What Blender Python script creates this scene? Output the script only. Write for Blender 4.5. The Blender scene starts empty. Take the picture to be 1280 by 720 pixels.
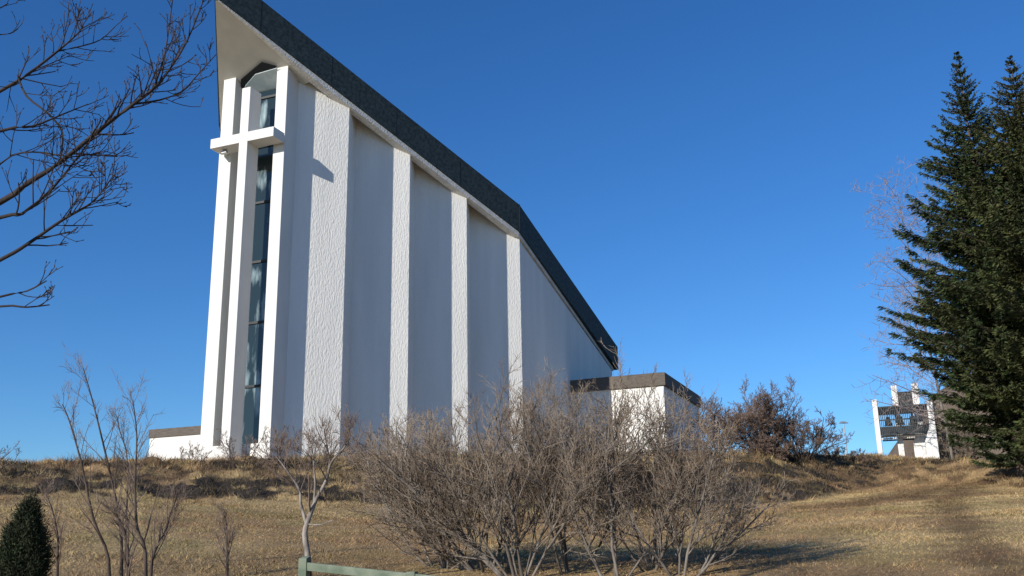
import bpy, math, random
import numpy as np
from math import radians, sin, cos, tan, atan2, hypot, pi, degrees
from mathutils import Vector, Matrix

scene = bpy.context.scene
C = scene.collection
# ------------------------------------------------------------------ camera
EYE = 1.6
FPX, PITCH, ROLL = 1220., radians(15.4), radians(1.05)
fw = np.array([0, cos(PITCH), sin(PITCH)])
_rt = np.array([1., 0, 0]); _up = np.array([0, -sin(PITCH), cos(PITCH)])
rt = _rt * cos(ROLL) - _up * sin(ROLL)
up = _rt * sin(ROLL) + _up * cos(ROLL)
cam = bpy.data.objects.new('camera', bpy.data.cameras.new('camera')); C.objects.link(cam)
cam.matrix_world = Matrix(((rt[0], up[0], -fw[0], 0), (rt[1], up[1], -fw[1], 0), (rt[2], up[2], -fw[2], EYE), (0, 0, 0, 1)))
cam.data.sensor_width = 36; cam.data.lens = 36 * FPX / 1280
cam.data.clip_start = 0.1; cam.data.clip_end = 6000
scene.camera = cam
# ------------------------------------------------------------------ sky and sun
SUN_AZ, SUN_EL = 222.5, 21.5
w = bpy.data.worlds.new('World'); scene.world = w; w.use_nodes = True
nt = w.node_tree; bg = nt.nodes['Background']
sk = nt.nodes.new('ShaderNodeTexSky'); sk.sky_type = 'NISHITA'; sk.sun_disc = False
sk.sun_elevation = radians(SUN_EL); sk.sun_rotation = radians(SUN_AZ)
sk.altitude = 300; sk.air_density = 1.0; sk.dust_density = 0.15; sk.ozone_density = 3.0
hs = nt.nodes.new('ShaderNodeHueSaturation'); hs.inputs['Saturation'].default_value = 1.2
hs.inputs['Hue'].default_value = 0.5
nt.links.new(sk.outputs[0], hs.inputs['Color']); 
mx = nt.nodes.new('ShaderNodeMix'); mx.data_type = 'RGBA'; mx.blend_type = 'MULTIPLY'; mx.inputs[0].default_value = 1; mx.inputs[7].default_value = (.56, .81, 1.08, 1)
nt.links.new(hs.outputs[0], mx.inputs[6]); nt.links.new(mx.outputs[2], bg.inputs[0])
bg.inputs[1].default_value = 0.125
sl = bpy.data.lights.new('sun', 'SUN'); so = bpy.data.objects.new('sun', sl); C.objects.link(so)
sl.energy = 5.0; sl.angle = radians(0.53); sl.color = (1.0, 0.94, 0.85)
sd = Vector((sin(radians(SUN_AZ)) * cos(radians(SUN_EL)), cos(radians(SUN_AZ)) * cos(radians(SUN_EL)), sin(radians(SUN_EL))))
so.rotation_euler = sd.to_track_quat('Z', 'Y').to_euler(); so.location = sd * 60
scene.view_settings.view_transform = 'Standard'; scene.view_settings.look = 'None'
scene.view_settings.exposure = 0.04; scene.view_settings.gamma = 1.0; scene.view_settings.use_curve_mapping = False

# ------------------------------------------------------------------ helpers
def ray(x, y):
    d = fw * FPX + rt * (x - 640) + up * (360 - y); return d / np.linalg.norm(d)
def proj(p):
    p = np.array(p, float) - np.array([0, 0, EYE]); z = p @ fw
    return 640 + FPX * (p @ rt) / z, 360 - FPX * (p @ up) / z
def at(x, y, r):                       # point on the line of sight of a photo pixel at horizontal distance r
    d = ray(x, y); return d * (r / hypot(d[0], d[1])) + np.array([0, 0, EYE])
def _hash(ix, iy, s):
    h = (ix.astype(np.int64) * 374761393 + iy.astype(np.int64) * 668265263 + s * 974711) & 0x7fffffff
    h = ((h ^ (h >> 13)) * 1274126177) & 0x7fffffff
    return ((h ^ (h >> 16)) & 0xffffff) / float(0xffffff)
def vnoise(x, y, s=0):
    x = np.asarray(x, float); y = np.asarray(y, float)
    ix = np.floor(x); iy = np.floor(y); fx = x - ix; fy = y - iy
    fx = fx * fx * (3 - 2 * fx); fy = fy * fy * (3 - 2 * fy)
    a = _hash(ix, iy, s); b = _hash(ix + 1, iy, s); c = _hash(ix, iy + 1, s); d = _hash(ix + 1, iy + 1, s)
    return (a * (1 - fx) + b * fx) * (1 - fy) + (c * (1 - fx) + d * fx) * fy
def fbm(x, y, s=0, o=4):
    t = 0; a = .5; k = 0
    for i in range(o):
        t = t + a * vnoise(x * 2 ** i + 17.3 * i, y * 2 ** i - 9.1 * i, s + i); k += a; a *= .5
    return t / k
def smooth(a, b, x):
    t = np.clip((x - a) / (b - a), 0, 1); return t * t * (3 - 2 * t)

def mesh_np(name, v, f, m, parent=None, col=None, sm=False):
    v = np.asarray(v, np.float32); f = np.asarray(f, np.int32)
    me = bpy.data.meshes.new(name); me.vertices.add(len(v)); me.vertices.foreach_set('co', v.ravel())
    k = f.shape[1]; me.loops.add(f.size); me.loops.foreach_set('vertex_index', f.ravel())
    me.polygons.add(len(f)); me.polygons.foreach_set('loop_start', np.arange(0, f.size, k, dtype=np.int32))
    me.polygons.foreach_set('loop_total', np.full(len(f), k, np.int32))
    if sm: me.polygons.foreach_set('use_smooth', np.ones(len(f), bool))
    me.update(calc_edges=True)
    if col is not None:
        a = me.color_attributes.new('tint', 'FLOAT_COLOR', 'POINT')
        cc = np.ones((len(v), 4), np.float32); cc[:, :3] = col; a.data.foreach_set('color', cc.ravel())
    me.materials.append(m); o = bpy.data.objects.new(name, me); C.objects.link(o)
    if parent: o.parent = parent
    return o
class MB:                              # collects boxes, prisms and tubes of ONE object
    def __init__(s): s.v = []; s.f = []
    def add(s, vs, fs):
        n = len(s.v); s.v += [tuple(map(float, p)) for p in vs]; s.f += [tuple(n + i for i in q) for q in fs]
    def box(s, a, b):
        x0, y0, z0 = a; x1, y1, z1 = b
        s.add([(x0, y0, z0), (x1, y0, z0), (x1, y1, z0), (x0, y1, z0), (x0, y0, z1), (x1, y0, z1), (x1, y1, z1), (x0, y1, z1)],
              [(0, 3, 2, 1), (4, 5, 6, 7), (0, 1, 5, 4), (1, 2, 6, 5), (2, 3, 7, 6), (3, 0, 4, 7)])
    def prism(s, pts, zb, zt):         # pts counter-clockwise seen from above; zb / zt constants, lists or functions of (x,y)
        n = len(pts)
        g = lambda z, i: z(pts[i][0], pts[i][1]) if callable(z) else (z[i] if isinstance(z, (list, tuple)) else z)
        s.add([(p[0], p[1], g(zb, i)) for i, p in enumerate(pts)] + [(p[0], p[1], g(zt, i)) for i, p in enumerate(pts)],
              [tuple(range(n - 1, -1, -1)), tuple(range(n, 2 * n))] + [(i, (i + 1) % n, n + (i + 1) % n, n + i) for i in range(n)])
    def tube(s, P, R, k=3):
        n = len(P); vs = []
        for i in range(n):
            a = P[max(i - 1, 0)]; b = P[min(i + 1, n - 1)]
            t = (b[0] - a[0], b[1] - a[1], b[2] - a[2]); l = math.sqrt(t[0]**2 + t[1]**2 + t[2]**2) or 1; t = (t[0] / l, t[1] / l, t[2] / l)
            q = (1, 0, 0) if abs(t[0]) < .8 else (0, 1, 0)
            e = (t[1] * q[2] - t[2] * q[1], t[2] * q[0] - t[0] * q[2], t[0] * q[1] - t[1] * q[0]); l = math.sqrt(e[0]**2 + e[1]**2 + e[2]**2)
            e = (e[0] / l, e[1] / l, e[2] / l); g = (t[1] * e[2] - t[2] * e[1], t[2] * e[0] - t[0] * e[2], t[0] * e[1] - t[1] * e[0])
            for j in range(k):
                c = _cs[k][j][0] * R[i]; d = _cs[k][j][1] * R[i]
                vs.append((P[i][0] + e[0] * c + g[0] * d, P[i][1] + e[1] * c + g[1] * d, P[i][2] + e[2] * c + g[2] * d))
        fs = [(i * k + j, i * k + (j + 1) % k, (i + 1) * k + (j + 1) % k, (i + 1) * k + j) for i in range(n - 1) for j in range(k)]
        b = len(s.v); s.v += vs; s.f += [(b + q[0], b + q[1], b + q[2], b + q[3]) for q in fs]
    def build(s, name, m, parent=None, bev=0, sm=False):
        me = bpy.data.meshes.new(name); me.from_pydata(s.v, [], s.f); me.update()
        me.materials.append(m); o = bpy.data.objects.new(name, me); C.objects.link(o)
        if parent: o.parent = parent
        if sm: me.polygons.foreach_set('use_smooth', np.ones(len(me.polygons), bool))
        if bev:
            b = o.modifiers.new('bevel', 'BEVEL'); b.width = bev; b.segments = 2; b.limit_method = 'ANGLE'
        return o
_cs = {k: [(cos(2 * pi * j / k), sin(2 * pi * j / k)) for j in range(k)] for k in (3, 4, 5, 6, 8, 10, 12, 16)}

def thing(name, label, cat, loc=(0, 0, 0), rz=0, group=None):
    o = bpy.data.objects.new(name, None); C.objects.link(o); o.empty_display_size = .3
    o.location = loc; o.rotation_euler = (0, 0, rz); tag(o, label, cat, group); return o
def tag(o, label=None, cat=None, group=None, kind=None):
    if label: o['label'] = label
    if cat: o['category'] = cat
    if group: o['group'] = group
    if kind: o['kind'] = kind
    return o

# ------------------------------------------------------------------ materials
def mat(name, col, rough=.8, col2=None, scale=4, detail=6, stretch=(1, 1, 1), bump=0, bscale=30, bdist=.02, bstretch=(1, 1, 1), mix=(.35, .65), spec=.3, attr=None, metal=0):
    m = bpy.data.materials.new(name); m.use_nodes = True; n = m.node_tree.nodes; l = m.node_tree.links
    b = n['Principled BSDF']; b.inputs['Roughness'].default_value = rough; b.inputs['Specular IOR Level'].default_value = spec
    b.inputs['Metallic'].default_value = metal
    tc = n.new('ShaderNodeTexCoord')
    def mapped(st):
        q = n.new('ShaderNodeMapping'); q.inputs['Scale'].default_value = st; l.new(tc.outputs['Object'], q.inputs[0]); return q
    def noise(st, sc, de):
        q = n.new('ShaderNodeTexNoise'); q.inputs['Scale'].default_value = sc; q.inputs['Detail'].default_value = de
        l.new(mapped(st).outputs[0], q.inputs['Vector']); return q
    src = None
    if col2:
        q = noise(stretch, scale, detail); r = n.new('ShaderNodeMapRange'); r.inputs[1].default_value = mix[0]; r.inputs[2].default_value = mix[1]
        l.new(q.outputs[0], r.inputs[0]); x = n.new('ShaderNodeMix'); x.data_type = 'RGBA'
        x.inputs[6].default_value = (*col, 1); x.inputs[7].default_value = (*col2, 1); l.new(r.outputs[0], x.inputs[0]); src = x.outputs[2]
    if attr:
        a = n.new('ShaderNodeVertexColor'); a.layer_name = attr
        if src is None: src = a.outputs[0]
        else:
            x = n.new('ShaderNodeMix'); x.data_type = 'RGBA'; x.blend_type = 'MULTIPLY'; x.inputs[0].default_value = 1
            l.new(src, x.inputs[6]); l.new(a.outputs[0], x.inputs[7]); src = x.outputs[2]
    if src: l.new(src, b.inputs['Base Color'])
    else: b.inputs['Base Color'].default_value = (*col, 1)
    if bump:
        q = noise(bstretch, bscale, 5); bp = n.new('ShaderNodeBump'); bp.inputs['Strength'].default_value = bump; bp.inputs['Distance'].default_value = bdist
        l.new(q.outputs[0], bp.inputs['Height']); l.new(bp.outputs[0], b.inputs['Normal'])
    return m
M = {}
M['render_smooth'] = mat('white_render', (.735, .72, .68), .85, (.675, .66, .625), 1.2, 6, (1, 1, .35), .35, 40, .01)
M['stucco'] = mat('rough_stucco', (.835, .815, .765), .9, (.75, .735, .69), 1.3, 8, (1, 1, .12), .8, 17, .032, (1, 1, .33))
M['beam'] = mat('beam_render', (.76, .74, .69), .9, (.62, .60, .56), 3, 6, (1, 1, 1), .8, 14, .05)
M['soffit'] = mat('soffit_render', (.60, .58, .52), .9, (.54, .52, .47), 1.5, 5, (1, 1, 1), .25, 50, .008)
M['fascia'] = mat('slate_granule_fascia', (.020, .031, .035), .75, (.046, .066, .071), 7, 8, (1, 1, 1), .6, 20, .03, spec=.25)
M['seam'] = mat('fascia_seam', (.02, .028, .032), .8)
M['roof'] = mat('roof_felt', (.05, .05, .055), .95, (.08, .08, .08), 3)
M['brown'] = mat('brown_board', (.085, .07, .057), .8, (.145, .125, .105), 6, 6, (.6, .6, 8), .3, 30, .01, (.5, .5, 8))
M['plinth'] = mat('plinth_render', (.55, .53, .48), .9, (.45, .43, .39), 2)
M['frame_and_shade_dark'] = mat('dark_frame_and_recess_shade', (.02, .023, .025), .5)
M['lampmetal'] = mat('grey_metal', (.35, .36, .37), .4, metal=.6)
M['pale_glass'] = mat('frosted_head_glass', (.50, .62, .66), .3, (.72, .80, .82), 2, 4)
M['glass'] = mat('window_glass_painted_reflections', (.020, .032, .033), .07, (.36, .47, .49), 1.1, 5, (1.6, 1, .45), mix=(.54, .72), spec=.5)  # pale streaks paint uneven reflections and sunlit patches into the glass colour

# ------------------------------------------------------------------ terrain
KA = np.array([-40, -27.6, -20.4, -3.9, 5, 13.9, 17, 20, 24, 27.1, 34])
EC = np.array([5.0, 5.19, 5.51, 5.78, 5.6, 5.40, 5.15, 4.93, 4.5, 4.05, 3.8])      # elevation of the crest
RC = np.array([37, 36, 36, 36, 39, 46, 52, 57, 54, 48, 46])                           # its distance
EF = np.array([3.3, 3.45, 3.35, 2.75, 2.45, 2.45, 2.75, 3.3, 3.25, 2.9, 2.7])       # foot of the bank
RF = np.array([30, 30, 30, 30, 31, 34, 38, 46, 44, 38, 36])
def ground_z(x, y, detail=False):
    x = np.asarray(x, float); y = np.asarray(y, float)
    r = np.hypot(x, y); a = np.degrees(np.arctan2(x, y)); aa = np.clip(a, -40, 34)
    ec, rc, ef, rf = (np.interp(aa, KA, q) for q in (EC, RC, EF, RF))
    zc = rc * np.tan(np.radians(ec)); zf = rf * np.tan(np.radians(ef))
    def prof(q):
        z = np.where(q < 6, -1.6, 0)
        z = np.where((q >= 6) & (q < 14), -1.6 + (q - 6) / 8 * 1.36, z)
        z = np.where((q >= 14) & (q < rf), -.24 + (q - 14) / (rf - 14) * (zf + .24), z)
        z = np.where((q >= rf) & (q < rc), zf + (q - rf) / (rc - rf) * (zc - zf), z)
        z = np.where((q >= rc) & (q < 110), zc + (q - rc) / (110 - rc) * 1.2, z)
        z = np.where(q >= 110, zc + 1.2 - np.minimum((q - 110) * .02, 6), z)
        return z
    z = (prof(r - .8) + prof(r - .3) + prof(r + .3) + prof(r + .8)) / 4
    # behind the photographer the slope fades to level ground
    k = smooth(75, 120, np.abs(a)); z = z * (1 - k) + (-1.6) * k
    if detail:
        t = (r - rf) / (rc - rf); bank = smooth(-.1, .15, t) * (1 - smooth(1.0, 1.25, t))
        z = z + (fbm(x * .5, y * .5, 3) - .5) * .16 * smooth(4, 12, r) * (1 - smooth(rc, rc + 3, r))
        z = z + (fbm(x * 1.6, y * 1.6, 7, 3) - .5) * .48 * bank + (fbm(x * 4, y * 4, 9, 2) - .5) * .14 * bank
    return z + EYE
def gz(x, y): return float(ground_z(np.array([x]), np.array([y]), True)[0])
def ground_hit(px, py):
    d = ray(px, py)
    for r in np.arange(5, 140, .1):
        p = d * (r / hypot(d[0], d[1])) + np.array([0, 0, EYE])
        if p[2] < float(ground_z(p[0], p[1])): return p[:2]
    return d[:2] * 60
def spot(px, r):                       # where on the ground, at distance r, the photo's column px stands
    y = 570.
    for i in range(5):
        d = ray(px, y); h = hypot(d[0], d[1]); x, yy = d[0] / h * r, d[1] / h * r; z = gz(x, yy); y = proj((x, yy, z))[1]
    return np.array([x, yy, z])
PATHS = [[ground_hit(*p) for p in q] for q in ([(1292, 592), (1205, 607), (1120, 622), (1040, 634)], [(1205, 607), (1182, 630), (1205, 660), (1245, 700), (1262, 722)])]
def dseg(x, y, L):
    best = np.full(x.shape, 1e9)
    for a, b_ in zip(L[:-1], L[1:]):
        dx, dy = b_[0] - a[0], b_[1] - a[1]; t = np.clip(((x - a[0]) * dx + (y - a[1]) * dy) / (dx * dx + dy * dy), 0, 1)
        best = np.minimum(best, np.hypot(x - a[0] - t * dx, y - a[1] - t * dy))
    return best
def ground_col(x, y):
    """base colours of the ground cover: straw, rusty and greenish dead grass, dark soil and rock on the bank"""
    r = np.hypot(x, y); a = np.degrees(np.arctan2(x, y)); aa = np.clip(a, -40, 34)
    rc, rf = np.interp(aa, KA, RC), np.interp(aa, KA, RF); t = (r - rf) / (rc - rf)
    straw = np.array([.48, .345, .17]); rust = np.array([.36, .235, .12]); olive = np.array([.225, .195, .075]); soil = np.array([.125, .078, .044]); dark = np.array([.052, .043, .036])
    n1 = smooth(.38, .66, fbm(x * .35, y * .35, 21))[:, None]; n2 = smooth(.45, .7, fbm(x * .8, y * .8, 31))[:, None]; n3 = smooth(.4, .62, fbm(x * .5 + 9, y * .5, 41))[:, None]
    c = straw * (1 - n1) + rust * n1; c = c * (1 - .42 * n2) + olive * .42 * n2; c = c * (1 - .3 * n3) + straw * 1.12 * .3 * n3
    bank = (smooth(-.06, .1, t) * (1 - smooth(.95, 1.1, t)))[:, None]
    n4 = smooth(.42, .6, fbm(x * 1.3, y * 1.3, 51))[:, None]
    c = c * (1 - bank * n4 * .75) + np.array([.12, .075, .045]) * bank * n4 * .75
    n5 = (smooth(.5, .68, fbm(x * .28 + 4, y * .28, 101, 5)) * .5)[:, None]; c = c * (1 - n5) + np.array([.19, .125, .07]) * n5
    px = np.minimum(dseg(x, y, PATHS[0]), dseg(x, y, PATHS[1]) * 2.2 + .25); k = ((1 - smooth(.3, 2.3, px + (fbm(x * 2, y * 2, 61) - .5) * 2.6)) * .7)[:, None]
    c = c * (1 - k) + soil * k
    d = dark_mask(x, y)[:, None]
    return c * (1 - d) + dark * d
def dark_mask(x, y):
    r = np.hypot(x, y); a = np.degrees(np.arctan2(x, y)); aa = np.clip(a, -40, 34)
    rc, rf = np.interp(aa, KA, RC), np.interp(aa, KA, RF); t = (r - rf) / (rc - rf)
    lo = np.interp(aa, [-40, -20, -5, 3, 13, 20], [.02, .02, .02, .02, .02, .0]); hi = np.interp(aa, [-40, -28, -15, -5, 3, 13, 20], [.6, .62, .5, .5, .55, .72, .4])
    band = smooth(lo - .04, lo + .06, t) * (1 - smooth(hi - .08, hi + .08, t))
    amt = np.interp(aa, [-40, -22, -10, 0, 10, 17, 19.5, 22], [.46, .47, .45, .47, .36, .42, .6, 1.0])
    n = fbm(x * .75 + 3, y * 1.5, 71, 5)
    n2 = fbm(a * 1.1 + 5, r * 1.3, 75, 3); b2 = smooth(8, 11, a) * smooth(.45, .6, t) * (1 - smooth(.92, 1., t)) * smooth(.53, .57, n2)
    n3 = fbm(a * .9 + 5, r * 1.3, 77, 4); b3_ = (1 - smooth(0, 4, a)) * smooth(.6, .7, t) * (1 - smooth(.9, 1., t)) * smooth(.52, .57, n3) * .8
    return np.clip(np.maximum(np.maximum(band * smooth(amt - .035, amt + .035, n), b2), b3_), 0, 1)
az_f = np.concatenate([np.arange(-180, -40, 5), np.arange(-40, 36, .22), np.arange(36, 181, 4)]); az_f[-1] = 180
rr = np.concatenate([[0.01], np.arange(1, 8, 1.), np.arange(8, 66, .16), np.geomspace(66, 4000, 40)])
A, RR = np.meshgrid(np.radians(az_f), rr); X = (RR * np.sin(A)).ravel(); Y = (RR * np.cos(A)).ravel()
na, nr = len(az_f), len(rr)
V3 = np.stack([X, Y, ground_z(X, Y, True)], 1)
i = np.arange(nr - 1)[:, None] * na + np.arange(na - 1)[None]; i = i.ravel()
M['ground'] = mat('dry_grass_ground', (1, 1, 1), .95, (.62, .62, .62), 14, 8, (1, 1, 1), .7, 22, .04, attr='tint', spec=.1)
g = mesh_np('ground', V3, np.stack([i, i + 1, i + na + 1, i + na], 1)[:, ::-1], M['ground'], col=ground_col(X, Y), sm=True); tag(g, kind='structure')

# grass: one mesh of blades over what the slope shows
rng = np.random.default_rng(5)
def blades(name, n, r0, r1, hfun, wid, keep=None, lean=.55, colf=None, matn='grass'):
    u = rng.random(n); r = np.sqrt(r0**2 + u * (r1**2 - r0**2)); a = np.radians(rng.uniform(-31, 31, n))
    x, y = r * np.sin(a), r * np.cos(a)
    if keep is not None:
        k = keep(x, y) > rng.random(n); x, y, r = x[k], y[k], r[k]
    n = len(x); z = ground_z(x, y, True); h = hfun(x, y) * rng.uniform(.55, 1.2, n); wd = wid * rng.uniform(.6, 1.4, n) * (.6 + r / 45)
    t = rng.uniform(0, 2 * pi, n); b_ = np.stack([np.cos(t), np.sin(t)], 1) * wd[:, None] / 2
    l_ = rng.normal(0, lean, (n, 2)) * h[:, None]
    v = np.empty((n, 3, 3)); v[:, 0, 0] = x - b_[:, 0]; v[:, 0, 1] = y - b_[:, 1]; v[:, 1, 0] = x + b_[:, 0]; v[:, 1, 1] = y + b_[:, 1]
    v[:, 0, 2] = v[:, 1, 2] = z - .02; v[:, 2, 0] = x + l_[:, 0]; v[:, 2, 1] = y + l_[:, 1]; v[:, 2, 2] = z + h
    c = (colf or ground_col)(x, y) * rng.uniform(.65, 1.35, n)[:, None] * (1 + rng.normal(0, .05, (n, 3)))
    c = np.clip(c, .01, .6)
    return mesh_np(name, v.reshape(-1, 3), np.arange(n * 3).reshape(-1, 3), M[matn], col=np.repeat(c, 3, 0))
M['grass'] = mat('dead_grass', (1, 1, 1), .8, attr='tint', spec=.15)
def tfun(x, y):
    r = np.hypot(x, y); aa = np.clip(np.degrees(np.arctan2(x, y)), -40, 34); rc, rf = np.interp(aa, KA, RC), np.interp(aa, KA, RF); return (r - rf) / (rc - rf)
g1 = blades('lawn_grass', 420000, 10, 50, lambda x, y: .028 + .045 * smooth(.45, .75, fbm(x * .9, y * .9, 15)), .017, lambda x, y: (tfun(x, y) < .12) * 1., 1.5)
tag(g1, kind='stuff')
def hb(x, y): return .08 + .20 * smooth(.45, .8, fbm(x * .9, y * .9, 81)) + .06 * smooth(.75, .95, tfun(x, y))
g2 = blades('bank_grass', 300000, 28, 62, hb, .016, lambda x, y: smooth(-.05, .15, tfun(x, y)) * (1 - smooth(1.0, 1.3, tfun(x, y))) * (1 - .75 * dark_mask(x, y)), .7)
tag(g2, kind='stuff')
g3 = blades('dark_scrub', 150000, 28, 62, lambda x, y: .07 + .16 * fbm(x * 1.5, y * 1.5, 91), .02, lambda x, y: dark_mask(x, y), .8,
            lambda x, y: np.stack([.07 + .08 * vnoise(x * 3, y * 3, 1), .055 + .055 * vnoise(x * 3, y * 3, 1), .036 + .02 * vnoise(x * 3, y * 3, 1)], 1))
tag(g3, kind='stuff')

# ------------------------------------------------------------------ church (local frame: x to the right along the front, y towards the back)
AX = radians(22)
CH = (-11.0, 38.41, EYE)
church = thing('church', 'tall white church with steep wedge roof, stepped side walls and slit window behind a cross', 'church', CH, -AX)
def zc1(x, y): return 22.2 - (y + 3.49) * .4497             # underside of the front roof plane
def zc2(x, y): return 15.55 - (y - 11.3) * .318             # and of the rear one
def zroof(x, y): return zc1(x, y) if y < 11.3 else zc2(x, y)
BH = lambda x, y: min(.24, max(.06, .06 + (y + 3.49) * .11))
COR = [(3.25, 2.5), (4.72, 5.45), (6.19, 8.44), (7.66, 11.51)]
pd = (sin(radians(47)), cos(radians(47))); rd = (sin(radians(-17)), cos(radians(-17)))
GB = 2.2                                                    # wall foot, below the turf
tops = lambda x, y: zroof(x, y) + .78
st = [(1.70, .84)]
for k in range(3):
    c0, c1 = COR[k], COR[k + 1]; dx, dy = c1[0] - c0[0], c1[1] - c0[1]
    det = rd[0] * pd[1] - rd[1] * pd[0]; l_ = (dx * pd[1] - dy * pd[0]) / det
    st.append((c0[0] + rd[0] * l_, c0[1] + rd[1] * l_))
for k in range(4):                                          # each bay: panel running out to its corner, then a short return
    s0, c0 = st[k], COR[k]
    e = st[k + 1] if k < 3 else (7.3, 12.6)
    m = MB(); m.prism([s0, c0, e, (e[0] - .9, e[1] + .4), (s0[0] - 1.0, s0[1] + 1.0)], GB - (0), tops)
    m.build('wall_bay', M['stucco'], church)
# rear bay, parallel-sided
m = MB(); m.prism([(7.64, 11.53), (8.16, 25.2), (7.8, 25.2), (7.2, 11.9)], GB, lambda x, y: zc2(x, y) - .30); m.build('rear_wall', M['stucco'], church)
m = MB(); m.prism([(8.16, 25.203), (-8.16, 25.203), (-7.8, 24.85), (7.8, 24.85)][::-1], GB, lambda x, y: zc2(x, y) - .30); m.build('end_wall', M['stucco'], church)
# left side wall (turned from the camera)
m = MB(); m.prism([(-1.66, .95), (-1.2, .95), (-2.9, 3.4), (-3.45, 3.35)], GB, lambda x, y: zc1(x, y) - .1); m.prism([(-3.45, 3.353), (-2.9, 3.403), (-7.2, 11.3), (-7.75, 11.3)], GB, tops); m.prism([(-7.74, 11.303), (-7.3, 11.303), (-7.8, 24.84), (-8.16, 25.2)], GB, lambda x, y: zc2(x, y) - .30); m.build('side_wall', M['stucco'], church)
# roof: slab with fascia as its edge
KR, ER = (7.78, 11.3), (8.42, 25.75); TIP = (.48, -3.49); LP = (-3.62, 2.2); KL, EL = (-7.9, 11.3), (-8.42, 25.75)
FT = 1.43
m = MB(); ri = lambda p, k: (p[0] * k, p[1])
EA = (TIP[0] + (KR[0] - TIP[0]) * .2968, .9); EI, KI = (EA[0] - .42, .9), (KR[0] - .42, 11.3)
m.prism([TIP, EA, EI, LP], zc1, lambda x, y: zc1(x, y) + FT)                     # prow
m.prism([EA, KR, KI, EI], zc1, lambda x, y: zc1(x, y) + FT)                      # eave edge
m.prism([LP, (LP[0] + .4, LP[1]), (KL[0] + .42, 11.3), KL], zc1, lambda x, y: zc1(x, y) + FT)
m.prism([EI, KI, (KL[0] + .42, 11.3), (LP[0] + .4, LP[1])], lambda x, y: zc1(x, y) + .8, lambda x, y: zc1(x, y) + FT)
m.build('front_roof', M['fascia'], church)
m = MB(); m.prism([KR, ER, EL, KL], lambda x, y: zc2(x, y) + .001, lambda x, y: zc2(x, y) + FT + .001); m.build('rear_roof', M['fascia'], church)
# white eave beam and soffit beneath the slab
def inset(p, d): return p
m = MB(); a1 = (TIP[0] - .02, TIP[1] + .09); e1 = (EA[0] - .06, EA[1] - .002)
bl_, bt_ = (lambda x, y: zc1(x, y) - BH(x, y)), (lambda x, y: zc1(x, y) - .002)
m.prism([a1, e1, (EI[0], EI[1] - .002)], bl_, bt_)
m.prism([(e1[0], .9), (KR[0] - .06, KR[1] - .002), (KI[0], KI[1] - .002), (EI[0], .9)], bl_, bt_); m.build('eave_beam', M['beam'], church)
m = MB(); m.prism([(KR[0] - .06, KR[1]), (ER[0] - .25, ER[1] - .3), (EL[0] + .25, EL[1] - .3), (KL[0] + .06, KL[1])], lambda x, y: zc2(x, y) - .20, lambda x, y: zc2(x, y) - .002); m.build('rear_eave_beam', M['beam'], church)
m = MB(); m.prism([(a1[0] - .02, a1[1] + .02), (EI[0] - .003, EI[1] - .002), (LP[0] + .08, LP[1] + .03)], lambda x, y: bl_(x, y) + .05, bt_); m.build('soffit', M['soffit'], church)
# fascia seams, slightly proud, on the visible eave
ed = Vector((KR[0] - TIP[0], KR[1] - TIP[1], 0)); en = Vector((ed.y, -ed.x, 0)).normalized()
for t in (.125, .335, .545, .77):
    p = Vector((TIP[0], TIP[1], 0)) + ed * t; q = ed.normalized() * .012
    m = MB(); pts = [p - q - en * .01, p - q + en * .006, p + q + en * .006, p + q - en * .01]
    m.prism([(v.x, v.y) for v in pts], lambda x, y: zc1(x, y) + .02, lambda x, y: zc1(x, y) + FT - .02); m.build('fascia_seam', M['seam'], church)
m = MB(); pts = [(7.785, 11.25), (7.80, 11.25), (7.805, 11.33), (7.785, 11.33)]; m.prism(pts, lambda x, y: zroof(x, y) + .01, lambda x, y: zroof(x, y) + FT); m.build('fascia_seam', M['seam'], church)
# the two window piers
m = MB(); m.prism([(-1.66, 0), (-1.02, 0), (-1.02, .9), (-1.66, .9)], GB, 20.75); m.build('front_pier', M['render_smooth'], church, .02)
m = MB(); m.prism([(1.14, 0), (1.70, 0), (1.698, 1.3), (1.14, 1.3)], GB, 20.86); m.build('front_pier', M['render_smooth'], church, .02)
# glazing: a flat pane set back between the piers, and gabled head glass on the soffit above, over a plate of painted recess shade
win = bpy.data.objects.new('window', None); C.objects.link(win); win.parent = church
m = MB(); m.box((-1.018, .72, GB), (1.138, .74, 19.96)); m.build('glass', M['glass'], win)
for z in (19.62, 17.3, 14.72, 12.08, 9.46, 6.82, 4.3):
    m = MB(); m.box((-1.018, .66, z - .05), (1.138, .718, z + .05)); m.build('glazing_bar', M['frame_and_shade_dark'], win)
cl = np.array(CH); UU = np.array([cos(AX), -sin(AX), 0]); VV_ = np.array([sin(AX), cos(AX), 0])
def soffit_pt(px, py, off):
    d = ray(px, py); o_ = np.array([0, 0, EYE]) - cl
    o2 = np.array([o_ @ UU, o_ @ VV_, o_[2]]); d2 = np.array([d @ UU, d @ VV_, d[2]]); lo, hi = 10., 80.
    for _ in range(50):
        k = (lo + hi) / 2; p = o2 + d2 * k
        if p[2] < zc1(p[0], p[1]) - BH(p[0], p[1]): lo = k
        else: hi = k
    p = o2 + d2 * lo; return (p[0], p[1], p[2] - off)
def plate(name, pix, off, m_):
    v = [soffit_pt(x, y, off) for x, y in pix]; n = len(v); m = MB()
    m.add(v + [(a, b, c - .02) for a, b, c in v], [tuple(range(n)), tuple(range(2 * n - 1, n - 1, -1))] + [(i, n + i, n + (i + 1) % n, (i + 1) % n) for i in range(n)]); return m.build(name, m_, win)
plate('head_recess_shade', [(301, 116), (301, 99), (327, 77), (346, 82), (346, 116)], .002, M['frame_and_shade_dark'])  # dark plate stands in for the shade of a notch in the soffit
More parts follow.
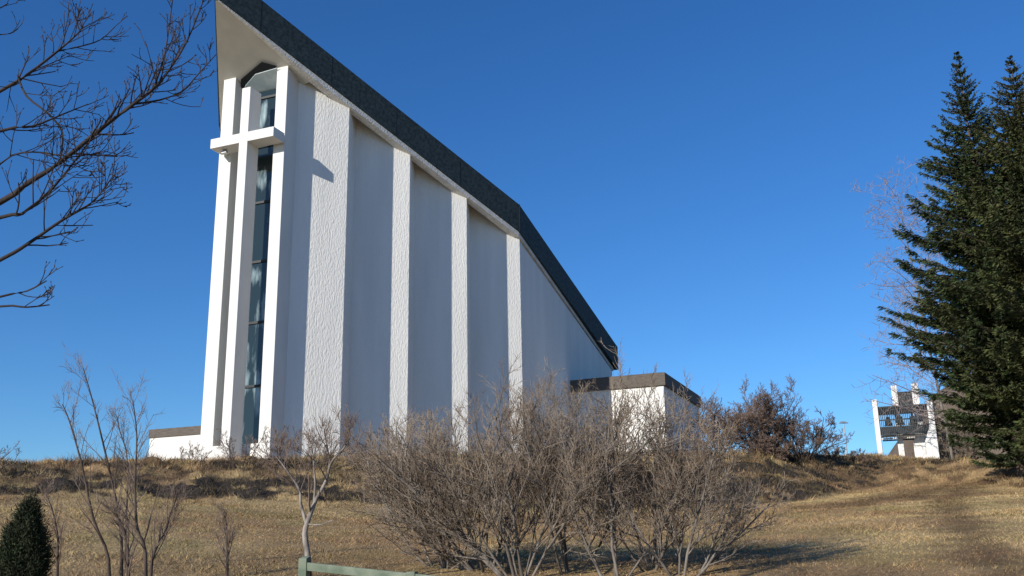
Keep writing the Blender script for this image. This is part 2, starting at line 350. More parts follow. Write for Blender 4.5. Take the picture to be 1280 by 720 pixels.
plate('head_glass', [(304, 114), (307, 106), (319, 92), (346, 84), (346, 114)], .026, M['pale_glass'])
m = MB(); m.prism([(-1.3, 1.02), (1.136, 1.02), (1.136, 1.3), (-1.3, 1.3)], GB, lambda x, y: zc1(x, y) - .25); m.build('back_wall', M['frame_and_shade_dark'], church)
m = MB(); m.box((-1.019, .0, GB), (1.139, .35, 4.42)); m.build('sill', M['render_smooth'], church)
# cross
cr = bpy.data.objects.new('cross', None); C.objects.link(cr); cr.parent = church
m = MB(); m.box((.035, -.85, GB), (.465, -.09, 19.36)); m.build('upright', M['render_smooth'], cr, .02)
m = MB(); m.box((-1.43, -.856, 16.86), (.033, -.102, 17.28)); m.box((.467, -.856, 16.86), (1.75, -.102, 17.28)); m.box((.025, -.856, 16.86), (.475, -.852, 17.28)); m.build('arm', M['render_smooth'], cr)
m = MB(); m.tube([(-.95, -.5, 16.86), (-.95, -.5, 16.77)], [.07, .09], 10); m.box((-1.07, -.57, 16.71), (-.83, -.43, 16.79)); m.build('floodlight', M['lampmetal'], church)
# low wing at the left, single-storey wing at the right
wl = bpy.data.objects.new('low_wing', None); C.objects.link(wl); wl.parent = church
m = MB(); m.box((-4.5, .32, GB), (-1.662, 5, 4.98)); m.build('wall', M['render_smooth'], wl)
m = MB(); m.box((-4.54, .27, 4.983), (-1.664, 5.04, 5.33)); m.build('fascia', M['brown'], wl, .01)
wr = bpy.data.objects.new('side_wing', None); C.objects.link(wr); wr.parent = church
m = MB(); m.box((7.6, 18.1, 3.0), (12.95, 27.0, 8.46)); m.build('wall', M['stucco'], wr)
m = MB(); m.box((7.6, 17.98, 8.463), (13.08, 27.12, 9.13)); m.build('fascia', M['brown'], wr, .01)
m = MB(); m.box((8.6, 18.1, 9.13), (12.9, 27.0, 9.16)); m.build('roof_felt', M['roof'], wr)

# ------------------------------------------------------------------ bell tower
def W(u, v, z): # church frame to world
    return np.array([CH[0] + u * cos(AX) + v * sin(AX), CH[1] - u * sin(AX) + v * cos(AX), EYE + z])
tp = spot(1098, 58.5)
tower = thing('bell_tower', 'small white bell tower of four pillars with dark slatted screens on the crest', 'bell tower', (tp[0], tp[1], tp[2] - .12), -AX); tower.scale = (.715, .715, .735)
M['towerwhite'] = mat('tower_white', (.8, .79, .76), .8, (.7, .69, .66), 3)
M['slat'] = mat('dark_slat', (.035, .042, .048), .7, (.06, .07, .075), 8)
M['bronze'] = mat('bell_bronze', (.05, .055, .045), .45, (.09, .10, .08), 6, metal=.5)
def pillar(u, v, wdt, dep, h, foot=0):
    m = MB(); n = 8
    prof = [(u, v), (u + wdt, v), (u + wdt, v + dep), (u, v + dep)]
    m.prism(prof, -1.2, h)
    if foot:
        x0, x1 = (u - foot, u) if foot > 0 else (u + wdt, u + wdt - foot)
        sgn = 1
        pts = [(x0, -1.2), (x1, -1.2), (x1, 2.3), (x0, 1.2)] if foot > 0 else [(x0, -1.2), (x1, -1.2), (x1, 1.2), (x0, 2.3)]
        vs = [(a, v + .02, b_) for a, b_ in pts] + [(a, v + dep - .02, b_) for a, b_ in pts]
        m.add(vs, [(0, 1, 2, 3), (7, 6, 5, 4), (0, 4, 5, 1), (1, 5, 6, 2), (2, 6, 7, 3), (3, 7, 4, 0)])
    m.build('pillar', M['towerwhite'], tower, .015)
pillar(0, 0, .36, 1.0, 4.55); pillar(3.95, 0, .42, 1.0, 4.2, .45)
pillar(1.5, 1.5, .42, 1.2, 5.75); pillar(3.0, 1.5, .5, 1.2, 5.8, .35)
def screen(name, u0, u1, v, z0, z1, step=.11, solid=None):
    m = MB()
    for x in np.arange(u0, u1 - .03, step): m.box((x, v - .02, z0), (x + .055, v + .02, z1))
    for z in (z0 + .0, (z0 + z1) / 2, z1 - .1): m.box((u0, v + .022, z), (u1, v + .06, z + .1))
    if solid:
        m.box((u0, v + .062, solid[0]), (u1, v + .1, solid[1]))
    m.build(name, M['slat'], tower)
screen('slat_screen', .362, 3.948, .1, 1.80, 4.0, .13, (1.81, 2.45)); 
m = MB(); m.box((.362, .24, 3.35), (3.948, .3, 4.0)); m.build('upper_board', M['slat'], tower)
screen('rear_screen', 1.922, 2.998, 1.7, 3.7, 5.25, .12, (3.7, 5.25)); screen('back_screen', .4, 3.9, 2.6, 1.6, 2.3, .3)
m = MB(); m.box((.1, .5, 1.70), (4.2, .75, 1.80)); m.box((.1, 2.2, 1.70), (4.2, 2.4, 1.80)); m.build('floor_beam', M['towerwhite'], tower)
m = MB(); m.box((.2, 1.0, 3.5), (4.1, 1.16, 3.66)); m.build('bell_beam', M['slat'], tower)
for u in (1.0, 1.9, 2.8):
    m = MB(); m.tube([(u, 1.08, 3.52), (u, 1.08, 3.3), (u, 1.08, 3.26), (u, 1.08, 3.0), (u, 1.08, 2.72), (u, 1.08, 2.62)], [.03, .04, .14, .20, .27, .33], 16); m.build('bell', M['bronze'], tower, sm=True)
# street lamp far behind the crest
lp = at(1058.5, 565, 110); 
lz = float(ground_z(lp[0], lp[1])); top = at(1058, 529, 110)[2]
lamp = thing('street_lamp', 'thin grey street lamp with a flat head, standing far behind the crest', 'street lamp', (lp[0], lp[1], lz))
m = MB(); m.tube([(0, 0, 0), (0, 0, 1.2), (0, 0, top - lz)], [.10, .09, .06], 8); m.build('pole', M['lampmetal'], lamp, sm=True)
m = MB(); m.box((-.45, -.16, top - lz), (.45, .16, top - lz + .10)); m.box((-.35, -.12, top - lz + .10), (.2, .12, top - lz + .2)); m.build('lamp_head', M['lampmetal'], lamp, .02)

# ------------------------------------------------------------------ bare trees and shrubs
def bark(name, c1, c2, sc=9): return mat(name, c1, .85, c2, sc, 6, (1, 1, .35), .5, 40, .01)
M['bark_grey'] = bark('bark_grey', (.10, .085, .07), (.22, .19, .16))
M['bark_pale'] = bark('bark_pale', (.09, .075, .06), (.34, .30, .26), 12)
M['bark_dark'] = bark('bark_dark', (.045, .033, .028), (.10, .075, .062))
M['twig_brown'] = bark('twig_brown', (.13, .092, .065), (.30, .24, .18), 3)
M['twig_red'] = bark('twig_red', (.11, .072, .054), (.20, .142, .108))
M['twig_pale'] = bark('twig_pale', (.22, .17, .16), (.32, .26, .25))
M['twig_sapling'] = bark('twig_sapling', (.12, .082, .064), (.22, .165, .13))
M['bark_limb'] = bark('bark_limb', (.024, .018, .017), (.052, .040, .036))

def nrm(d):
    l = math.sqrt(d[0]**2 + d[1]**2 + d[2]**2) or 1; return (d[0] / l, d[1] / l, d[2] / l)
def grow(outs, p, d, L, r, lvl, R, Q):
    """recursive branch: Q['n'][lvl] children, angles Q['ang'], bend up Q['trop']"""
    last = lvl >= len(Q['n'])
    n = 4 if lvl == 0 else (4 if not last else 3)
    pts = [p]; rad = [r]; dd = d; seg = L / n; j = Q.get('jit', .16); tr = Q['trop'][min(lvl, len(Q['trop']) - 1)]
    rt_ = r * (Q.get('tip', .45) if not last else .5)
    for i in range(n):
        dd = nrm((dd[0] + R.gauss(0, j), dd[1] + R.gauss(0, j), dd[2] + R.gauss(0, j) + tr / n))
        q = pts[-1]; pts.append((q[0] + dd[0] * seg, q[1] + dd[1] * seg, q[2] + dd[2] * seg)); rad.append(r + (rt_ - r) * (i + 1) / n)
    b = outs[0] if lvl < Q.get('trunk', 1) else outs[1]
    b.tube(pts, rad, 6 if lvl == 0 else (4 if lvl == 1 else 3))
    if last:
        if Q.get('bud'):
            q = pts[-1]; e = Q['bud']; b.tube([q, (q[0] + dd[0] * e, q[1] + dd[1] * e, q[2] + dd[2] * e), (q[0] + dd[0] * e * 2.4, q[1] + dd[1] * e * 2.4, q[2] + dd[2] * e * 2.4)], [rad[-1], e * .55, e * .1], 4)
        return
    kids(outs, pts, rad, L, lvl, R, Q)
def kids(outs, pts, rad, L, lvl, R, Q):
    n = len(pts) - 1; cnt = Q['n'][lvl]; cnt = max(1, int(cnt * R.uniform(.75, 1.25)))
    t0 = Q.get('t0', .25)
    for k in range(cnt):
        t = t0 + (1 - t0) * (k + R.random()) / cnt; f = min(t * n, n - 1e-4); i = int(f); fr = f - i
        a, b_ = pts[i], pts[i + 1]; q = tuple(a[m_] + (b_[m_] - a[m_]) * fr for m_ in range(3)); rr_ = rad[i] + (rad[i + 1] - rad[i]) * fr
        ax = nrm(tuple(b_[m_] - a[m_] for m_ in range(3)))
        s = nrm((R.gauss(0, 1), R.gauss(0, 1), R.gauss(0, 1) + Q.get('lift', .3)))
        dt = ax[0] * s[0] + ax[1] * s[1] + ax[2] * s[2]; s = nrm((s[0] - ax[0] * dt, s[1] - ax[1] * dt, s[2] - ax[2] * dt))
        an = radians(R.uniform(*Q['ang'])); dd = tuple(ax[m_] * cos(an) + s[m_] * sin(an) for m_ in range(3))
        l2 = L * R.uniform(*Q['len']) * (1.15 - .55 * t)
        l2 = max(l2, Q.get('minlen', .08))
        grow(outs, q, dd, l2, max(rr_ * Q.get('rk', .55), Q['rmin']), lvl + 1, R, Q)
def shrub(name, label, cat, base, stems, Q, seed, mt, mc, group=None):
    """multi-stemmed: stems = list of (lean direction deg, lean from vertical deg, length, radius)"""
    t = thing(name, label, cat, tuple(base), 0, group); R = random.Random(seed); o = (MB(), MB())
    for (az_, ln, L, r) in stems:
        d = (sin(radians(az_)) * sin(radians(ln)), cos(radians(az_)) * sin(radians(ln)), cos(radians(ln)))
        b0 = (d[0] * .12 + R.gauss(0, .05), d[1] * .12 + R.gauss(0, .05), -.15)
        grow(o, b0, d, L, r, 0, R, Q)
    o[0].build('trunk', mt, t, sm=True); o[1].build('crown', mc, t); return t
def guided(name, label, cat, base, lines, Q, seed, mt, mc, group=None, lvl=0):
    """lines: polylines in world space with radii, side branches grown along them"""
    t = thing(name, label, cat, tuple(base), 0, group); R = random.Random(seed); o = (MB(), MB())
    for pts, r0, r1, q in lines:
        P = [tuple(np.array(p) - np.array(base)) for p in pts]; n = len(P) - 1
        # resample with a little wobble
        S = []; 
        for i in range(n):
            for k in range(3):
                f = k / 3; c = [P[i][m_] + (P[i + 1][m_] - P[i][m_]) * f for m_ in range(3)]
                a = P[i - 1] if i else P[i]; b_ = P[i + 2] if i + 2 <= n else P[i + 1]
                # catmull-rom
                c = [.5 * ((2 * P[i][m_]) + (-a[m_] + P[i + 1][m_]) * f + (2 * a[m_] - 5 * P[i][m_] + 4 * P[i + 1][m_] - b_[m_]) * f * f + (-a[m_] + 3 * P[i][m_] - 3 * P[i + 1][m_] + b_[m_]) * f**3) for m_ in range(3)]
                S.append(tuple(c))
        S.append(P[-1]); L = sum(math.dist(S[i], S[i + 1]) for i in range(len(S) - 1))
        rad = [r0 + (r1 - r0) * i / (len(S) - 1) for i in range(len(S))]
        (o[0]).tube(S, rad, 8); QQ = dict(Q); QQ.update(q or {})
        kids(o, S, rad, QQ.get('L', L), lvl, R, QQ)
    o[0].build('trunk', mt, t, sm=True); o[1].build('crown', mc, t); return t

# the willow thicket in front
QW = dict(n=[13, 9, 5], ang=(22, 52), len=(.32, .60), trop=[.38, .28, .22, .2], rmin=.0036, t0=.2, rk=.55, jit=.12, trunk=2, lift=.2)
def wshrub(px, r, n, hgt, spread, seed, label, squash=1.0, bias=0, extra=()):
    b0 = spot(px, r); R = random.Random(seed * 7); S = []
    for k in range(n):
        az_ = 360 * (k + R.random() * .7) / n; ln = R.uniform(6, spread)
        S.append((az_, ln, hgt * R.uniform(.60, .78) / (cos(radians(ln * .55))), R.uniform(.014, .027)))
    S += list(extra)
    return shrub('willow_shrub', label, 'shrub', b0, S, QW, seed, M['bark_grey'], M['twig_brown'], 'bare willow shrubs in front of the church')
wshrub(612, 14.6, 6, 3.00, 58, 11, 'leafless grey willow shrub at the left edge of the big thicket', extra=((268, 62, 2.2, .03), (282, 70, 1.9, .026), (255, 50, 2.2, .028)))
wshrub(560, 14.9, 7, 2.67, 50, 17, 'leafless willow shrub low at the far left of the thicket', extra=((275, 48, 2.2, .022), (290, 35, 2.3, .022)))
wshrub(655, 13.8, 7, 3.43, 46, 12, 'tallest leafless willow shrub in the left middle of the thicket', extra=((275, 40, 2.6, .034), (285, 55, 2.3, .03)))
wshrub(712, 14.4, 6, 3.32, 42, 13, 'leafless willow shrub in the middle of the thicket, before the rear church wall')
wshrub(765, 13.6, 6, 3.00, 46, 14, 'leafless willow shrub in the right middle of the thicket, left of the sunlit wing wall')
wshrub(812, 14.2, 6, 3.22, 40, 15, 'leafless willow shrub standing before the sunlit white wing wall')
wshrub(850, 13.7, 5, 2.29, 60, 16, 'lower spreading willow shrub at the right edge of the thicket', extra=((88, 58, 1.5, .024), (80, 46, 1.6, .022)))

# pale-stemmed tree, fence behind it
QT = dict(n=[6, 8, 6], ang=(22, 50), len=(.40, .62), trop=[.4, .4, .4, .3], rmin=.0032, t0=.35, rk=.55, jit=.12, trunk=1, lift=.4)
r = 13.0; b0 = spot(388, r)
P = lambda x, y, rr_=r: at(x, y, rr_)
tr = [([b0 - np.array([0, 0, .2]), P(385, 700), P(381, 668), P(386, 648), P(396, 622)], .046, .026, dict(n=[1, 3, 4])),
      ([P(383, 655), P(376, 630, 13.1), P(374, 612, 13.2), P(360, 590, 13.3), P(345, 570, 13.4)], .022, .008, dict(L=1.1, n=[9, 6, 4])),
      ([P(396, 622), P(408, 600), P(414, 578), P(430, 560, 12.8), P(437, 548, 12.8)], .024, .008, dict(L=1.05, n=[9, 6, 4])),
      ([P(392, 632), P(394, 604), P(392, 575), P(396, 552)], .018, .007, dict(L=1.0, n=[8, 6, 4])),
      ([P(408, 600), P(400, 585, 12.7), P(385, 568, 12.6)], .013, .006, dict(L=.9, n=[6, 6, 4])),
      ([P(383, 655), P(400, 656, 12.9), P(416, 650, 12.8)], .012, .006, dict(L=.4, n=[2, 2, 2]))]
guided('bare_tree', 'small leafless tree with a bent pale grey trunk beside the green rail fence', 'tree', b0, tr, QT, 21, M['bark_pale'], M['twig_sapling'])

# slender saplings at the left, each from its own stem
QS = dict(n=[26, 5, 3], ang=(22, 42), len=(.20, .50), trop=[.3, .3, .2], rmin=.0021, t0=.2, rk=.45, jit=.07, trunk=1, lift=.3, L=1.45)
def sapling(px, rs, seed, label, r0=.022, **k):
    pts = [at(x, y, rs) for x, y in px]; bb = spot(px[0][0], rs); pts = [bb - np.array([0, 0, .15])] + pts
    q = dict(QS); q.update(k)
    return guided('sapling', label, 'tree', bb, [(pts, r0, .005, None)], q, seed, M['bark_dark'], M['twig_sapling'], 'slender bare saplings on the left of the slope')
sapling([(136, 700), (117, 650), (103, 584), (88, 530), (78, 505)], 12.5, 31, 'leftmost long thin sapling of the group, leaning left')
sapling([(152, 690), (148, 642), (134, 576), (117, 506), (104, 460)], 12.8, 32, 'tallest thin sapling of the group, its tip highest against the sky', .024)
sapling([(182, 692), (171, 658), (169, 600), (171, 545), (166, 500)], 12.2, 33, 'upright dark sapling left of the low wing of the church', .024)
sapling([(160, 690), (152, 655), (141, 640)], 12.0, 34, 'short sapling with a pale leaning stem among taller ones', .026, L=.9)
sapling([(190, 700), (205, 668), (214, 640), (222, 620)], 12.6, 35, 'short branching sapling leaning right, rightmost of the left group', .022, L=.9)
sapling([(72, 706), (72, 670), (66, 640), (58, 618)], 13.4, 36, 'thin brown sapling beside the small dark conifer', .02, L=.9)
sapling([(284, 706), (284, 680), (283, 655), (279, 640)], 14.5, 37, 'short twiggy sapling alone below the church front', .026, L=.8)
sapling([(158, 640), (160, 600), (158, 565), (150, 540), (146, 520)], 15.5, 38, 'faint sapling behind the tall pair, its tip just over the crest', .018, L=1.1)

# crest shrubs
QC = dict(n=[9, 9, 6], ang=(20, 55), len=(.34, .56), trop=[.12, .18, .22], rmin=.008, t0=.2, rk=.5, jit=.17, trunk=1, lift=.2)
def cshrub(px, r, hgt, n, seed, label, mt='bark_dark', mc='twig_red', spread=50, rm=.008, sunk=0, nn=(7, 6, 4), group='bare shrubs along the crest'):
    bb = spot(px, r); bb[2] -= sunk; R = random.Random(seed * 3); q = dict(QC); q['rmin'] = rm; q['n'] = list(nn)
    S = [(360 * (k + R.random()) / n, R.uniform(5, spread), hgt * R.uniform(.6, .85), .009 * hgt) for k in range(n)]
    return shrub('crest_shrub', label, 'shrub', bb, S, q, seed, M[mt], M[mc], group)
cshrub(300, 34, 1.7, 7, 41, 'low twiggy shrub on the crest at the foot of the slit window', mc='twig_sapling', rm=.006)
cshrub(345, 34.5, 1.6, 7, 42, 'low twiggy shrub on the crest before the first stepped wall', mc='twig_sapling', rm=.006)
cshrub(238, 35, .9, 5, 43, 'thin small shrub before the low wing wall of the church', mc='twig_sapling', rm=.005)
cshrub(447, 34, 1.7, 7, 44, 'low shrub on the crest left of the willow thicket', mc='twig_sapling', rm=.006)
cshrub(398, 34.2, 1.5, 6, 51, 'low twiggy shrub on the crest before the second stepped wall', mc='twig_sapling', rm=.006)
cshrub(905, 46, 3.1, 15, 45, 'dense reddish shrub on the crest touching the corner of the wing', rm=.0085, spread=68, nn=(9, 9, 7))
cshrub(955, 47, 3.7, 20, 46, 'largest and tallest rounded reddish bare shrub on the crest', rm=.0085, spread=66, nn=(9, 9, 7))
cshrub(1003, 48, 3.1, 15, 47, 'reddish bare shrub on the crest at the right end of the big clump', rm=.0085, spread=68, nn=(9, 9, 7))
cshrub(962, 45.5, 1.35, 24, 52, 'low dense dark brown mound of twigs in front of the rounded crest shrubs', rm=.012, spread=78, nn=(9, 8, 6))
cshrub(1072, 52, .9, 7, 48, 'very low shrub on the crest just left of the bell tower', rm=.009)
cshrub(1042, 51, 1.0, 7, 49, 'very low shrub on the crest below the street lamp', rm=.009)
cshrub(-32, 33, 1.9, 7, 50, 'twiggy shrub cut by the left edge of the view on the crest', mc='twig_sapling', rm=.006)

# ------------------------------------------------------------------ overhanging tree at the upper left (its trunk stands left of the view)
QB = dict(n=[9, 5, 4], ang=(25, 52), len=(.42, .72), trop=[.2, .25, .3], rmin=.0032, t0=.08, rk=.5, jit=.075, trunk=1, lift=.35, tip=.6, bud=.0062, L=1.0, minlen=.035)
r0 = 6.6
tb = spot(-330, 6.9); tb[2] = gz(tb[0], tb[1])
def PP(x, y, r_=r0): return at(x, y, r_)
root1 = tb + np.array([.0, 0, 2.6]); 
lines = [([tb - np.array([0, 0, .2]), tb + np.array([.02, .02, 1.2]), root1, tb + np.array([.05, .1, 4.2]), tb + np.array([.1, .1, 6.0])], .14, .05, dict(n=[5, 5, 4], L=2.2, t0=.45)),
 ([root1, PP(-150, 330, 6.8), PP(0, 253, 6.5), PP(33, 230, 6.4), PP(75, 203, 6.3), PP(130, 158, 6.2), PP(167, 130, 6.1), PP(192, 111, 6.0), PP(208, 92, 6.0), PP(233, 53, 5.9), PP(256, -4, 5.9)], .030, .0045, dict(n=[30, 3, 2], L=.42, t0=.42)),
 ([PP(167, 130, 6.1), PP(200, 125, 6.2), PP(228, 114, 6.2), PP(244, 97, 6.3), PP(270, 68, 6.3)], .010, .004, dict(n=[9, 2, 2], L=.38)),
 ([PP(192, 111, 6.0), PP(203, 78, 6.0), PP(209, 50, 6.1), PP(216, -3, 6.1)], .009, .0045, dict(n=[7, 2, 2], L=.35)),
 ([tb + np.array([.03, .05, 3.4]), PP(-150, 200, 7.2), PP(0, 114, 6.9), PP(33, 94, 6.8), PP(72, 64, 6.8), PP(97, 42, 6.7), PP(103, 33, 6.7)], .022, .004, dict(n=[24, 3, 2], L=.48, t0=.4)),
 ([PP(72, 64, 6.8), PP(100, 58, 6.8), PP(125, 50, 6.9), PP(143, 34, 6.9)], .008, .004, dict(n=[6, 2, 2], L=.35)),
 ([tb + np.array([.02, .05, 3.0]), PP(-120, 215, 6.2), PP(0, 164, 6.0), PP(40, 158, 6.0), PP(78, 143, 6.0), PP(110, 130, 6.1)], .018, .0035, dict(n=[14, 3, 2], L=.42, t0=.4)),
 ([PP(22, 94, 6.5), PP(33, 120, 6.4), PP(60, 142, 6.3), PP(78, 166, 6.3), PP(75, 200, 6.3)], .009, .007, dict(n=[6, 3, 2], L=.35)),
 ([root1, PP(-120, 320, 6.4), PP(0, 272, 6.1), PP(28, 267, 6.0), PP(61, 240, 6.0), PP(85, 212, 6.1), PP(111, 178, 6.2)], .020, .005, dict(n=[15, 3, 2], L=.55, t0=.4)),
 ([root1 - np.array([0, 0, .2]), PP(-120, 385, 6.6), PP(0, 325, 6.3), PP(33, 306, 6.2), PP(78, 275, 6.1), PP(111, 256, 6.0), PP(125, 242, 6.0), PP(142, 219, 5.9)], .021, .004, dict(n=[20, 3, 2], L=.42, t0=.42)),
 ([PP(-60, 285, 6.5), PP(0, 205, 6.3), PP(40, 190, 6.2), PP(90, 196, 6.1), PP(125, 190, 6.1)], .010, .0035, dict(n=[12, 3, 2], L=.5, t0=.3)),
 ([PP(-90, 400, 6.5), PP(0, 371, 6.2), PP(33, 364, 6.2), PP(58, 351, 6.1)], .012, .0045, dict(n=[4, 2, 2], L=.3, t0=.5)),
 ([PP(-90, 400, 6.5), PP(0, 383, 6.1), PP(33, 384, 6.0), PP(62, 381, 6.0)], .011, .0045, dict(n=[4, 2, 2], L=.25, t0=.5)),
 ([PP(-60, 60, 6.9), PP(-10, 45, 6.9), PP(12, 42, 6.9), PP(22, 36, 6.9)], .008, .0045, dict(n=[2, 1, 1], L=.25, t0=.5)),
 ([PP(-60, 30, 6.9), PP(-5, 12, 6.9), PP(10, 4, 6.9)], .008, .0045, dict(n=[2, 1, 1], L=.25, t0=.5))]
lines = [(a_, b_ * .74, c_ * .8, d_) for a_, b_, c_, d_ in lines]
guided('overhanging_tree', 'leafless tree whose dark budded branches reach in from the upper left', 'tree', tb, lines, QB, 61, M['bark_limb'], M['bark_limb'])

# ------------------------------------------------------------------ conifers
M['needle'] = mat('spruce_needles', (1, 1, 1), .75, attr='tint', spec=.2)
M['bark_spruce'] = bark('bark_spruce', (.06, .045, .035), (.12, .09, .07))
def conifer(name, label, base, H, Rmax, seed, nb=420, low=.04, droop=.12, prof=None, spray=.42, dens=26, width=.055, tint=(.034, .052, .020), group=None, topz=.0, stem=.16):
    t = thing(name, label, 'tree', tuple(base), 0, group); g_ = np.random.default_rng(seed)
    m = MB(); m.tube([(0, 0, -.3), (0, 0, H * .5), (0, 0, H * .97)], [stem, stem * .6, .015], 8)
    VV = []; CC = []
    for k in range(nb):
        f = low + (1 - low) * (k + g_.random()) / nb; wn = max(8, int(H / .34)); f = (round(f * wn) + g_.uniform(-.22, .22)) / wn; f = min(max(f, low), .995)
        z = H * f; L = (prof(f) if prof else (1 - f) ** .8) * Rmax * g_.uniform(.45, 1.17) + .06 * H / 18
        a = g_.uniform(0, 2 * pi); d0 = np.array([cos(a), sin(a), 0.])
        n = max(3, int(L / .25)); s = np.linspace(0, 1, n)
        rise = (f * 1.3 - droop * 2.2) * .55
        pts = np.outer(s * L, d0); pts[:, 2] = z + L * (rise * s - droop * s * (1 - s) * 1.2 + .16 * s**3)
        pts[:, :2] += g_.normal(0, .03, (n, 2)) * L * s[:, None]
        bt_ = g_.uniform(.55, 1.6)
        m.tube([tuple(p) for p in pts], list(np.linspace(.012 + .008 * L, .006, n)), 3)
        q = max(6, int(dens * L * 1.4)); u = g_.random(q) ** .75 * .98 + .02
        u = np.clip(u, .02, 1); P0 = np.stack([np.interp(u, s, pts[:, i]) for i in range(3)], 1)
        side = np.where(g_.random(q) < .5, 1, -1)[:, None] * np.array([-d0[1], d0[0], 0])
        wdt = spray * np.clip(L / 2.6, .22, 1) * (1.05 - .5 * u) * g_.uniform(.5, 1.3, q)
        dr = side * (.95 - .6 * u)[:, None] + d0 * g_.uniform(.3, 1.0, q)[:, None]; dr[:, 2] += g_.uniform(-.40, .12, q)
        dr /= np.linalg.norm(dr, axis=1)[:, None]
        # each spray: a few narrow needle shoots
        for j in range(3):
            e = dr + g_.normal(0, .28 if H > 2 else .75, (q, 3)); e /= np.linalg.norm(e, axis=1)[:, None]
            o_ = P0 + dr * (wdt * j * .28)[:, None]; ln = wdt * (1 - .22 * j)
            pr = np.cross(e, g_.normal(0, 1, (q, 3))); pr /= np.linalg.norm(pr, axis=1)[:, None]; wv = pr * (width * g_.uniform(.6, 1.2, q))[:, None] / 2
            v = np.empty((q, 4, 3)); v[:, 0] = o_ - wv * .5; v[:, 1] = o_ + e * (ln * .45)[:, None] - wv; v[:, 2] = o_ + e * ln[:, None]; v[:, 3] = o_ + e * (ln * .45)[:, None] + wv
            VV.append(v.reshape(-1, 3)); c = np.array(tint) * bt_ * g_.uniform(.6, 1.5, q)[:, None] * (1 + g_.normal(0, .07, (q, 3))); CC.append(np.repeat(np.clip(c, .004, .3), 4, 0))
    V_ = np.concatenate(VV); mesh_np('crown', V_, np.arange(len(V_)).reshape(-1, 4), M['needle'], t, np.concatenate(CC))
    m.build('trunk', M['bark_spruce'], t); return t
def topto(base, y, px):                # height so that the tip reaches photo row y
    r = hypot(base[0], base[1]); return at(px, y, r)[2] - base[2]
sprof = lambda f: min(1, (1 - f) ** 1.08 * 1.5) * (1 if f > .26 else .28 + 2.77 * f)
b1 = spot(1278, 41); H1 = topto(b1, 62, 1208)
conifer('spruce', 'tall dark green spruce whose pointed top is the leftmost of the two', b1, H1, 3.9, 71, 800, prof=sprof, dens=31, width=.048, spray=.46, tint=(.042, .058, .022), group='tall spruces at the right edge')
b2 = spot(1352, 40); H2 = topto(b2, 66, 1278)
conifer('spruce', 'tall spruce cut by the right edge of the view, top right of its neighbour', b2, H2, 4.9, 72, 860, prof=sprof, dens=31, width=.048, spray=.46, tint=(.058, .066, .024), group='tall spruces at the right edge')
b3 = spot(22, 12.6)
tdw = thing('dwarf_conifer', 'small bushy dark conifer at the lower left corner', 'tree', tuple(b3)); Hd = topto(b3, 632, 26); g_ = np.random.default_rng(73)
cc_ = []
for k in range(75):
    f = g_.random() ** .8; rr_ = .235 * (1 if f < .5 else 1 - ((f - .5) / .5) ** 1.7 * .85) * math.sqrt(g_.random()); a_ = g_.uniform(0, 2 * pi)
    cc_.append((rr_ * cos(a_), rr_ * sin(a_), Hd * (.06 + .86 * f)))
cc_ = np.array(cc_); n_ = 42000; idx = g_.integers(0, len(cc_), n_); c0_ = cc_[idx]; ofs = g_.normal(0, 1, (n_, 3)) * np.array([.036, .036, .085]); p_ = c0_ + ofs
e_ = np.stack([c0_[:, 0] * 1.6, c0_[:, 1] * 1.6, np.full(n_, .55)], 1) + g_.normal(0, .42, (n_, 3)); e_ /= np.linalg.norm(e_, axis=1)[:, None]
ln_ = g_.uniform(.03, .065, n_)[:, None]; pr = np.cross(e_, g_.normal(0, 1, (n_, 3))); pr /= np.linalg.norm(pr, axis=1)[:, None]; pr *= .005
v_ = np.empty((n_, 4, 3)); v_[:, 0] = p_ - pr * .4; v_[:, 1] = p_ + e_ * ln_ * .4 - pr; v_[:, 2] = p_ + e_ * ln_; v_[:, 3] = p_ + e_ * ln_ * .4 + pr
col_ = np.array([.026, .034, .016]) * (g_.uniform(.6, 1.4, len(cc_))[idx] * g_.uniform(.7, 1.3, n_))[:, None]
mesh_np('crown', v_.reshape(-1, 3), np.arange(n_ * 4).reshape(-1, 4), M['needle'], tdw, np.repeat(col_, 4, 0))
m = MB(); m.tube([(0, 0, -.2), (0, 0, Hd * .5), (0, 0, Hd * .92)], [.03, .018, .005], 6)
for q in cc_[::3]: m.tube([(0, 0, max(.05, q[2] - .25)), tuple(q * np.array([.6, .6, 1]) - np.array([0, 0, .08])), tuple(q)], [.008, .006, .003], 3)
m.build('trunk', M['bark_spruce'], tdw)

# pale bare larch behind the spruces
QL = dict(n=[50, 8, 6], ang=(48, 88), len=(.36, .62), trop=[.1, .15, .2], rmin=.011, t0=.14, rk=.5, jit=.10, trunk=1, lift=.0, L=7.0)
bl = spot(1192, 56); Ht = at(1130, 245, 56)[2]
topp = at(1122, 246, 56)
guided('bare_larch', 'pale leafless larch showing behind the left side of the spruces', 'tree', bl, [([bl, bl * .66 + topp * .34, bl * .33 + topp * .67, topp], .085, .02, None)], QL, 81, M['bark_grey'], M['twig_pale'])

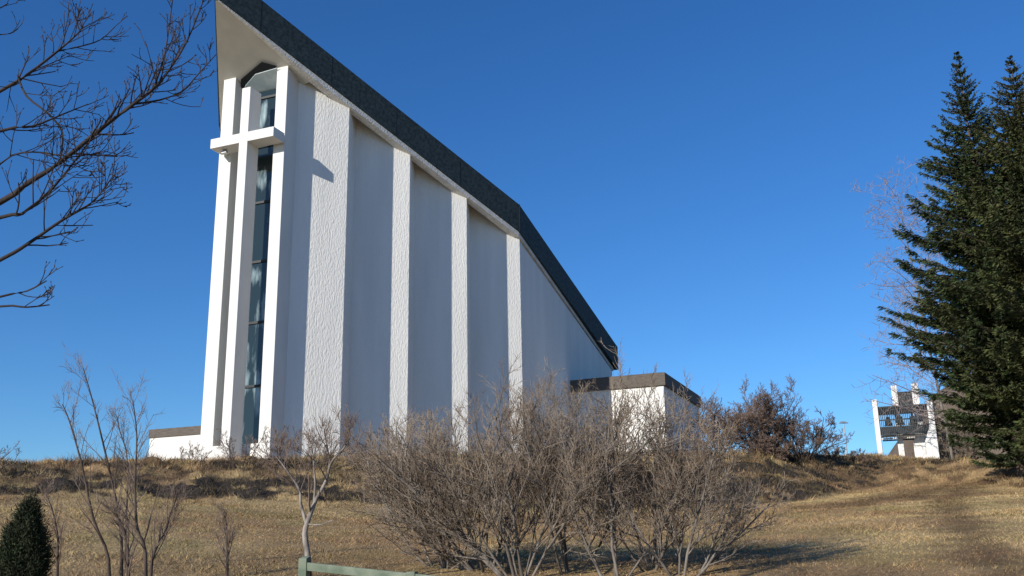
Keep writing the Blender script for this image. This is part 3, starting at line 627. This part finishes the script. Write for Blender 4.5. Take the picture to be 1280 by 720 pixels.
# background beyond the crest
M['hill'] = mat('brown_hill', (.12, .085, .06), .95, (.17, .13, .09), .05, 8)
xs = np.linspace(-110, 110, 45); H0 = at(1150, 560, 330)
hz = lambda a, b_: -8 + 32 * math.exp(-((a / 24.)**2 + (b_ / 45.)**2)) + 2.5 * math.sin(a * .17 + 1) * math.exp(-(a / 60)**2)
G = np.array([(H0[0] + a, H0[1] + b_, EYE + 25 + hz(a - 14, b_) - .42 * max(0, abs(a - 14) - 14)) for b_ in xs for a in xs])
i = (np.arange(44)[:, None] * 45 + np.arange(44)[None]).ravel()
tag(mesh_np('hill', G, np.stack([i, i + 1, i + 46, i + 45], 1), M['hill'], sm=True), kind='structure')
for k, (px, r, h, s, lab) in enumerate([(1178, 74, 5.2, 91, 'dark young conifer behind the right side of the bell tower'), (1200, 70, 4.2, 92, 'bushy conifer in the gap between bell tower and spruces'), (1222, 66, 4.6, 93, 'conifer standing under the left spruce branches')]):
    bb = spot(px, r); conifer('young_conifer', lab, bb, h, 1.5, s, 150, prof=lambda f: (1 - f)**.6, spray=.4, dens=22, width=.07, group='young conifers behind the bell tower')
for k, (px, r, h, lab) in enumerate([(1172, 70, 3.6, 'brown bare shrub right behind the last bell tower pillar'), (1190, 62, 3.0, 'brown bare shrub below the spruce, right of the bell tower'), (1212, 56, 2.2, 'low brown shrub under the left spruce')]):
    cshrub(px, r, h, 10, 94 + k, lab, rm=.012, group='bare shrubs behind the bell tower', mc='twig_brown')

# ------------------------------------------------------------------ low green rail fence
M['green'] = mat('weathered_green_wood', (.12, .155, .11), .85, (.22, .25, .185), 5, 8, (1, 1, 1), .4, 30, .01)
f0 = at(380.5, 706, 12.9); f1 = at(515, 722, 12.3)
fz0, fz1 = gz(f0[0], f0[1]), gz(f1[0], f1[1])
fence = thing('rail_fence', 'low weathered green wooden rail fence at the foot of the lawn', 'fence', (f0[0], f0[1], fz0))
dv = f1 - f0; ang = atan2(dv[1], dv[0]); fence.rotation_euler = (0, 0, ang); LL = hypot(dv[0], dv[1])
ztop0 = at(380.5, 697, 12.9)[2] - fz0; r0z = at(388, 707.5, 12.9)[2] - fz0; r1z = at(515, 722, 12.3)[2] - fz0
m = MB(); m.prism([(-.055, -.055), (.055, -.055), (.055, .055), (-.055, .055)], -.3, [ztop0 - .01, ztop0 - .01, ztop0 + .02, ztop0 + .02]); m.build('post', M['green'], fence, .006)
m = MB(); m.prism([(LL - .055, -.055), (LL + .055, -.055), (LL + .055, .055), (LL - .055, .055)], -.9, r1z + .07); m.build('post', M['green'], fence, .006)
m = MB(); e = .05; sl_ = (r1z - r0z) / LL
m.prism([(.057, -.045), (LL - .057, -.045), (LL - .057, .045), (.057, .045)], lambda x, y: r0z + sl_ * x - e, lambda x, y: r0z + sl_ * x + e); m.build('rail', M['green'], fence, .006)
# the rail runs on to the right below the view
m = MB(); m.prism([(LL + .057, -.045), (LL + 1.7, -.045), (LL + 1.7, .045), (LL + .057, .045)], lambda x, y: r0z + sl_ * x - e, lambda x, y: r0z + sl_ * x + e); m.build('rail', M['green'], fence, .006)
